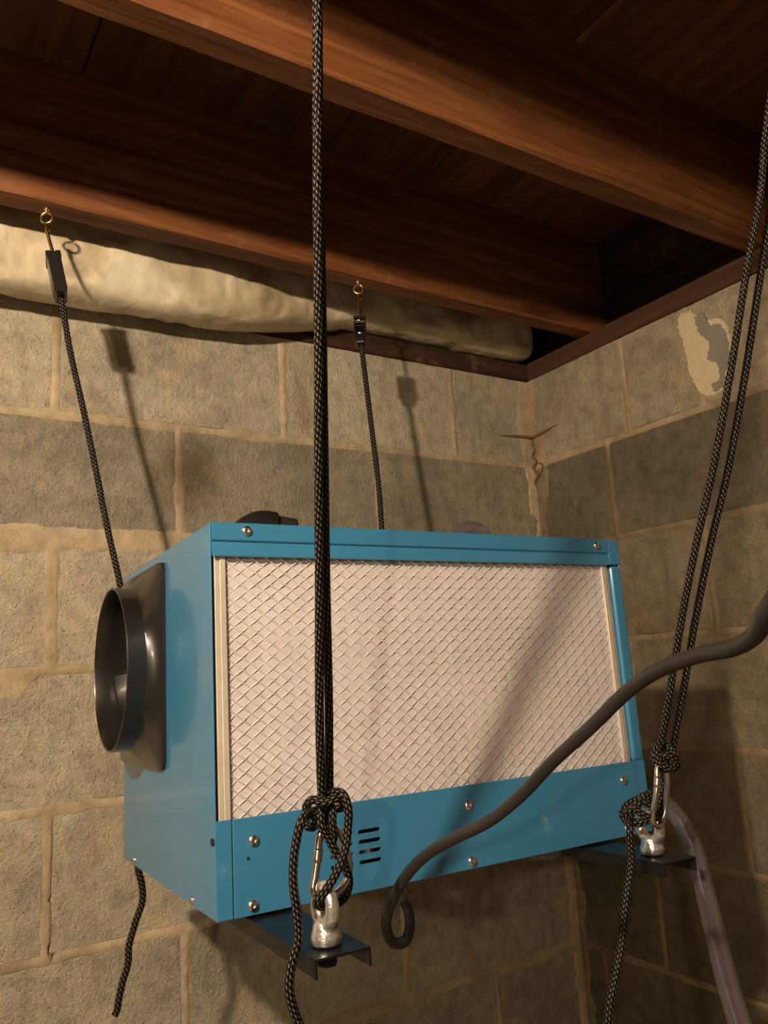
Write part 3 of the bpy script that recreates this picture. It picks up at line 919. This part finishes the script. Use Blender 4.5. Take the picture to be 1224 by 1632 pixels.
# black elbow fitting and clear loop standing on the lid behind the top edge
el = empty('cable_gland'); el.parent = dh; el.matrix_parent_inverse = Matrix.Identity(4); el.location = (0, 0, 0)
tube('gland_sleeve', [(.052, .10, .329), (.066, .10, .345), (.086, .10, .355), (.104, .10, .354)], .0115, 'plastic', el, 16, rfun=lambda t: 0.85 + .25 * t)
tube('gland_plug', [(.100, .10, .3535), (.127, .10, .350)], .0100, 'rubber', el, 14)
el['label'] = 'black rubber cable gland on the lid'
tube('drain_elbow', [(.345, .12, .325), (.352, .12, .352), (.372, .12, .364), (.395, .12, .358), (.405, .12, .328)], .0095, 'clear', dh, 14, wall=.0015)['label'] = 'clear plastic loop on the lid'

bm = bmesh.new(); lathe(bm, [(.010, -.001), (.018, -.002), (.019, -.006), (.016, -.009), (.013, -.009), (.013, -.002)], 24, (.362, .022, 0)); from_bm('drain_port', bm, 'clear', dh, True)['label'] = 'clear plastic drain port under the box'

# ------------------------------------------------------------------ ropes, snap links, cord, hose
RR = 0.0036
E1 = Vector((.8474, -.5310, 0)); E2 = Vector((.5310, .8474, 0)); E3 = Vector((0, 0, 1))
def around(center, mm, pts):
    """points given as steps to the right, down and away (in units of mm) about a centre"""
    c = Vector(center)
    return [c + E1 * (a * mm) - E3 * (b * mm) + E2 * (d * .001) for a, b, d in pts]

def rope_part(name, pts, parent, r=RR, twist=0.0, **kw):
    return tube(name, pts, r, 'rope', parent, 12, step=0.0022, twist=twist, **kw)

HOOK_L = (-1.0715, -1.003, .238); HOOK_R = (-.5535, -1.003, .238)
fl_rope = empty('rope', HOOK_L)
tag(fl_rope, 'doubled black braided rope hanging in front of the filter, knotted at the lower end', 'rope', 'black hanging ropes')
bpy.context.view_layer.update()
def kid(o, parent):
    o.parent = parent; o.matrix_parent_inverse = Matrix.Translation(parent.location).inverted(); return o
mainA = [(-1.0690, -1.003, 0.224), (-1.0438, -0.9314, 0.0274), (-1.0413, -0.9244, 0.0058), (-1.0356, -0.9089, -0.0419), (-1.0302, -0.8942, -0.0871), (-1.0228, -0.8754, -0.1451), (-1.0147, -0.8547, -0.2090), (-1.0047, -0.8277, -0.2922), (-0.9970, -0.8081, -0.3526), (-0.9917, -0.7937, -0.3969), (-0.9851, -0.7760, -0.4514), (-0.9762, -0.7562, -0.5124), (-0.9732, -0.7523, -0.5345)]
mainB = [(-1.0700, -.997, 0.224), (-1.0413, -0.9270, 0.0324), (-1.0387, -0.9199, 0.0106), (-1.0325, -0.9043, -0.0375), (-1.0266, -0.8895, -0.0831), (-1.0181, -0.8706, -0.1415), (-1.0089, -0.8496, -0.2061), (-0.9972, -0.8223, -0.2903), (-0.9888, -0.8024, -0.3517), (-0.9822, -0.7878, -0.3967), (-0.9739, -0.7697, -0.4523), (-0.9658, -0.7496, -0.5143), (-0.9635, -0.7449, -0.5389)]
kid(rope_part('strand', mainA, fl_rope, .0034, 25), fl_rope)
kid(rope_part('strand', mainB, fl_rope, .0034, 25), fl_rope)
KL = (-0.9715, -0.7535, -0.5290)       # heart of the knot
px = .000476
kid(rope_part('knot', around(KL, px, [(-30, 10, 1), (-31, -2, -3), (-20, -13, -7), (0, -9, -10), (18, -13, -8), (29, -6, -1), (24, 6, 7), (4, 8, 10), (-18, 8, 9), (-32, 14, 5), (-33, 26, 0), (-22, 29, -4), (-14, 18, -5), (-8, 4, -3)]), fl_rope, .0033), fl_rope)
kid(rope_part('loop', around(KL, px, [(2, -14, 4), (16, -21, 0), (29, -17, -5), (36, 4, -8), (34, 30, -9), (28, 62, -13), (14, 92, -17), (-4, 116, -20), (-18, 134, -17), (-7, 143, -9.4), (9, 144, -4), (24, 136, 3), (30, 118, 6), (27, 98, 3), (14, 72, -2), (2, 46, -5), (-7, 26, -8), (-8, 6, -6)]), fl_rope, .0033), fl_rope)
kid(rope_part('knot', around(KL, px, [(12, 2, -5), (10, 20, -7), (11, 40, -5), (8, 54, -1), (2, 38, 4), (2, 10, 5)]), fl_rope, .0031), fl_rope)
tailM = around(KL, px, [(-14, 18, -5), (-24, 6, -9)]) + [Vector(v) for v in [(-0.9985, -0.7650, -0.5350), (-1.0030, -0.7650, -0.5480), (-1.0055, -0.7650, -0.5600), (-1.0065, -0.7650, -0.5740), (-1.0045, -0.7650, -0.5953), (-1.0043, -0.7650, -0.6128), (-1.0103, -0.7650, -0.6288), (-1.0123, -0.7650, -0.6423), (-1.0096, -0.7650, -0.6569), (-1.0044, -0.7650, -0.6701), (-0.9957, -0.7650, -0.6921), (-.990, -.765, -.73)]]
kid(rope_part('tail', tailM, fl_rope, .0033), fl_rope)

fr_rope = empty('rope', HOOK_R)
tag(fr_rope, 'doubled black braided rope in front of the right wall, knotted beside the clear hose', 'rope', 'black hanging ropes')
R1 = [(-.560, -1.003, .224), (-0.5621, -0.9471, 0.0628), (-0.5581, -0.9281, 0.0011), (-0.5639, -0.9083, -0.0635), (-0.5698, -0.8758, -0.1693), (-0.5776, -0.8483, -0.2586), (-0.5890, -0.8262, -0.3305), (-0.5973, -0.8024, -0.4081), (-0.6005, -0.7839, -0.4682), (-0.6029, -0.7728, -0.5044), (-0.6045, -0.7663, -0.5256)]
R2 = [(-.540, -1.003, .224), (-0.5378, -0.9477, 0.0714), (-0.5363, -0.9264, 0.0020), (-0.5389, -0.9072, -0.0606), (-0.5434, -0.8750, -0.1652), (-0.5512, -0.8471, -0.2562), (-0.5640, -0.8245, -0.3295), (-0.5733, -0.8002, -0.4086), (-0.5768, -0.7833, -0.4637), (-0.5809, -0.7701, -0.5067), (-0.5849, -0.7617, -0.5365), (-0.5914, -0.7563, -0.5593), (-0.6000, -0.7529, -0.5725)]
kid(rope_part('strand', R1, fr_rope, RR, 25), fr_rope); kid(rope_part('strand', R2, fr_rope, RR, 25), fr_rope)
KR = (-0.6030, -0.7690, -0.5320); pr = .00062
kid(rope_part('knot', around(KR, pr, [(-2, -22, 1), (-13, -10, -5), (-12, 8, -8), (3, 17, -9), (15, 6, -5), (12, -12, 2), (-3, -14, 7), (-14, 0, 6), (-9, 16, 4), (8, 20, 0), (16, 12, -6), (6, -1, -10), (-6, -3, -9), (-11, 12, -3)]), fr_rope, RR), fr_rope)
KR2 = (-0.6145, -0.7445, -0.5800)
kid(rope_part('knot', around(KR2, pr, [(20, -18, 3), (4, -12, -5), (-15, -4, -8), (-28, 8, -5), (-26, 20, 0), (-10, 22, -6), (8, 16, -10), (25, 9, -8), (29, -6, -1), (18, -16, 6), (0, -8, 11), (-20, 0, 9), (-31, 12, 3), (-28, 22, -5)]), fr_rope, RR * 1.1), fr_rope)
kid(rope_part('knot', around(KR2, pr, [(-18, -2, -9), (-4, 10, -12), (14, 14, -11), (27, 4, -6), (24, -8, 0), (10, -4, -8), (-2, -10, -9)]), fr_rope, RR), fr_rope)
tailR = around(KR2, pr, [(-20, 6, -6), (-28, 16, -7)]) + [Vector(v) for v in [(-0.6579, -0.7650, -0.5917), (-0.6597, -0.7650, -0.6051), (-0.6607, -0.7650, -0.6195), (-0.6702, -0.7650, -0.6440), (-0.6777, -0.7650, -0.6640), (-0.6859, -0.7650, -0.6885), (-0.6978, -0.7650, -0.7116), (-0.7071, -0.7650, -0.7295), (-0.7118, -0.7650, -0.7443), (-0.7176, -0.7650, -0.7711), (-.720, -.765, -.81)]]
kid(rope_part('tail', tailR, fr_rope, RR), fr_rope)

# rear ropes
rl = empty('rope', (-1.0681, -0.2050, 0.1056))
tag(rl, 'black rope running down behind the duct collar at the left', 'rope', 'black hanging ropes')
eyeBL = L2W(.049, .425, .030); eyeBR = L2W(.420, .425, .030)
kid(rope_part('strand', [(-1.0700, -0.2045, 0.1176), (-1.0569, -0.2130, 0.0249), (-1.0426, -0.2200, -0.0484), (-1.0263, -0.2320, -0.1432), (-1.0112, -0.2430, -0.2347), (-0.9989, -0.2500, -0.2982), (-0.9886, -0.2520, -0.3603), (-.980, -.243, -.48), tuple(eyeBL)], rl, .0042, 25), rl)
kid(rope_part('tail', [tuple(eyeBL), (eyeBL.x + .01, -.25, -.606), (-.980, -.264, -.625), (-0.9784, -0.2620, -0.6554), (-0.9739, -0.2620, -0.6751), (-0.9732, -0.2620, -0.6933), (-0.9816, -0.2620, -0.7165), (-0.9898, -0.2620, -0.7429), (-0.9906, -0.2620, -0.7601), (-0.9979, -0.2620, -0.7825), (-1.0023, -0.2620, -0.8019), (-1.0037, -0.2620, -0.8096), (-1.0065, -.262, -.8135)], rl, .0042), rl)
rr_ = empty('rope', (-0.5779, -0.2050, 0.1211))
tag(rr_, 'black rope from the small buckle to behind the middle of the box', 'rope', 'black hanging ropes')
kid(rope_part('strand', [(-0.5775, -0.2045, 0.1310), (-0.5758, -0.2100, 0.0600), (-0.5754, -0.2200, -0.0326), (-0.5759, -0.2320, -0.1332), (-0.5798, -0.2400, -0.2064), (-0.5837, -0.2450, -0.2915), (-.592, -.240, -.42), tuple(eyeBR)], rr_, .0046, 25), rr_)

# screw eyes
def screw_eye(loc, ang, label, r=.0082):
    e = empty('screw_eye', loc)
    bm = bmesh.new()
    tmp = []
    c = Vector((0, 0, -.014)); ax = Vector((math.cos(ang), math.sin(ang), 0))
    pts = [c + ax * (r * math.cos(a)) + Vector((0, 0, r * math.sin(a))) for a in [math.radians(d) for d in range(110, 446, 14)]]
    pts = [Vector((0, 0, .012)), Vector((0, 0, .0)), Vector((0, 0, -.004))] + [p for p in pts]
    bm.free()
    tube('eye', [tuple(p) for p in pts], .0017, 'brass', e, 10, step=.0015)
    bm = bmesh.new(); lathe(bm, [(0, .0005), (.0036, .0005), (.0042, -.0006), (.0036, -.0020), (0, -.0020)], 16); from_bm('collar', bm, 'brass', e, True)
    tag(e, label, 'screw eye', 'brass screw eyes')
    return e
AX = math.radians(-32)
screw_eye((-1.0878, -.193, .2445), AX, 'brass screw eye in the joist at the far left')
screw_eye((-.5690, -.193, .2445), AX, 'brass screw eye in the joist above the small buckle')
screw_eye((-1.0715, -1.003, .2445), AX, 'brass screw eye in the joist holding the front left rope')
screw_eye((-.5520, -1.003, .2445), AX, 'brass screw eye in the joist holding the front right rope')

# rope ratchets hanging from the rear screw eyes
def ratchet(top, bottom, label, facing, width=.019, length=None, open_front=False, deep=.0075):
    top = Vector(top); bottom = Vector(bottom)
    z = (top - bottom).normalized()
    x = Vector((math.cos(facing), math.sin(facing), 0)); x = (x - z * x.dot(z)).normalized(); y = z.cross(x)
    e = empty('rope_ratchet'); m = Matrix((x, y, z)).transposed().to_4x4(); m.translation = bottom
    e.matrix_world = m
    Lb = length
    bm = bmesh.new()
    w = width / 2; dth = deep
    if not open_front:
        bm_box(bm, (-w * .92, -dth, .006), (w * .92, dth, Lb), .0018, 2)
        bm_box(bm, (-w * 1.02, -dth * 1.05, Lb - .009), (-w * .25, dth, Lb + .001), .0010)
        bm_box(bm, (w * .25, -dth * 1.05, Lb - .009), (w * 1.0, dth, Lb + .001), .0010)
        bm_box(bm, (-w * .8, -dth * 1.15, .0), (w * .8, dth, .010), .0012)
    else:
        bm_box(bm, (-w, -dth, .0), (-w + .003, dth, Lb), .0008)
        bm_box(bm, (w - .003, -dth, .0), (w, dth, Lb), .0008)
        bm_box(bm, (-w, dth - .003, .0), (w, dth, Lb), .0008)
        bm_box(bm, (-w, -dth, Lb * .50), (w, -dth * .3, Lb * .60), .0006)
        bm_box(bm, (-w, -dth, Lb * .86), (w, -dth * .3, Lb), .0006)
        bm_box(bm, (-w * 1.05, -dth * 1.1, Lb * .04), (w * 1.05, dth, Lb * .12), .0006)
        bm_box(bm, (-w * .8, -dth, -Lb * .28), (w * .8, dth, Lb * .05), .003, 2)
    from_bm('ratchet_body', bm, 'plastic', e)
    if open_front:
        bm = bmesh.new(); lathe(bm, [(0, -w * .95), (.0016, -w * .95), (.0016, w * .95), (0, w * .95)], 12, (0, -dth * .9, Lb * .78), 'x'); from_bm('pin', bm, 'chrome', e, True)
        bm = bmesh.new(); lathe(bm, [(0, -w * .6), (.0062, -w * .6), (.0045, 0), (.0062, w * .6), (0, w * .6)], 16, (0, -dth * .1, Lb * .30), 'x'); from_bm('roller', bm, 'chrome', e, True)
    top_l = e.matrix_world.inverted() @ top
    h = top_l.z
    tube('hook_wire', [(.0, -.0015, Lb - .005), (.001, -.001, Lb + .006), (0, 0, (Lb + h) / 2), (-.0003, 0, h - .006), (0, .001, h - .001), (.0012, .004, h + .003), (.002, .0065, h - .002), (.002, .006, h - .008)], .0026, 'brass', e, 10, step=.0015)
    tag(e, label, 'rope ratchet')
    return e
ratchet((-1.0890, -.193, .2215), (-1.0681, -.2050, .1056), 'black plastic rope ratchet at the far left over the pale insulation', math.radians(-10), .0200, length=.0640, deep=.0170)
ratchet((-.5690, -.193, .2215), (-.5779, -.2050, .1280), 'small black and chrome rope buckle under the middle of the joist', AX, .0215, length=.0420, open_front=True, deep=.0120)

# carabiners
def carabiner(center, mm, pts, label, r=.0030, gate=(7, 10)):
    P = around(center, mm, pts)
    c = sum(P, Vector()) / len(P)
    e = empty('carabiner', c)
    o = kid(tube('carabiner_body', [tuple(p) for p in P], r, 'chrome', e, 12, closed=True, step=.002), e)
    a, b = P[1], P[3]
    for q in (P[2], P[4]):
        pass
    d = (P[3] - P[1]).normalized()
    g = tube('gate_sleeve', [tuple(P[2] - d * .005), tuple(P[2] + d * .005)], r * 1.18, 'chrome', e, 12, step=.003); kid(g, e)
    tag(e, label, 'carabiner', 'carabiners on the front ropes')
    return e
carabiner(KL, px, [(-2, 31, -2), (-11, 43, -5), (-15, 70, -9), (-20, 100, -12), (-23, 115, -14), (-18, 126, -13), (-7, 130, -9.4), (12, 128, -2), (26, 116, 4), (31, 96, 8), (26, 65, 6), (14, 36, 2)], 'bronze toned steel carabiner under the knot of the front left rope')
carabiner(KR, pr, [(-8, 8, -2), (-15, 15, -5), (-20, 36, -8), (-27, 62, -9), (-33, 84, -8), (-31, 98, -5), (-20, 104, 0), (-9, 92, 5), (-2, 66, 6), (3, 38, 5), (1, 16, 1)], 'bright steel carabiner under the knot beside the clear hose', .0028)

# power cord
cord = tube('power_cord', [(-.52, -1.408, .250), (-.525, -1.400, .18), (-.58, -1.33, .04), (-.70, -1.23, -.10), (-.83, -1.165, -.24), (-.893, -1.140, -.330), (-0.9113, -1.1228, -0.3823), (-0.9174, -1.1087, -0.4005), (-0.9141, -1.0961, -0.4123), (-0.9039, -1.0824, -0.4220), (-0.8944, -1.0629, -0.4281), (-0.8844, -1.0323, -0.4315), (-0.8766, -0.9993, -0.4389), (-0.8675, -0.9660, -0.4517), (-0.8634, -0.9270, -0.4755), (-0.8617, -0.8862, -0.5005), (-0.8617, -0.8501, -0.5263), (-0.8703, -0.8221, -0.5460), (-0.8841, -0.7916, -0.5615), (-0.8909, -0.7660, -0.5753), (-0.8948, -0.7410, -0.5943), (-0.8956, -0.7168, -0.6193), (-0.8930, -0.7015, -0.6410), (-0.8845, -0.6973, -0.6570), (-0.8703, -0.6937, -0.6600), (-0.8585, -0.6849, -0.6530), (-0.8520, -0.6736, -0.6440), (-0.8489, -0.6597, -0.6370), (-0.8440, -0.6400, -0.6330), (-0.8260, -0.6029, -0.6270)], .0045, 'rubber', None, 16, step=.003)
tag(cord, 'thick black rubber power cord sagging across the front of the box into a loop', 'cord')

# drain hose
hose = tube('drain_hose', [(-.5195, -.56, -.598), (-.500, -.580, -.598), (-0.4850, -0.6180, -0.5985), (-0.4890, -0.6474, -0.5990), (-0.5000, -0.6787, -0.6017), (-0.5155, -0.7083, -0.6139), (-0.5289, -0.7314, -0.6340), (-0.5557, -0.7579, -0.6553), (-0.5819, -0.7840, -0.6795), (-0.6079, -0.8098, -0.7054), (-0.6265, -0.8295, -0.7261), (-0.6445, -0.8502, -0.7441), (-0.6627, -0.8703, -0.7641), (-.70, -.90, -.82)], .0095, 'clear', None, 20, step=.004, wall=.0022)
tag(hose, 'clear plastic drain hose curving down at the lower right', 'hose')
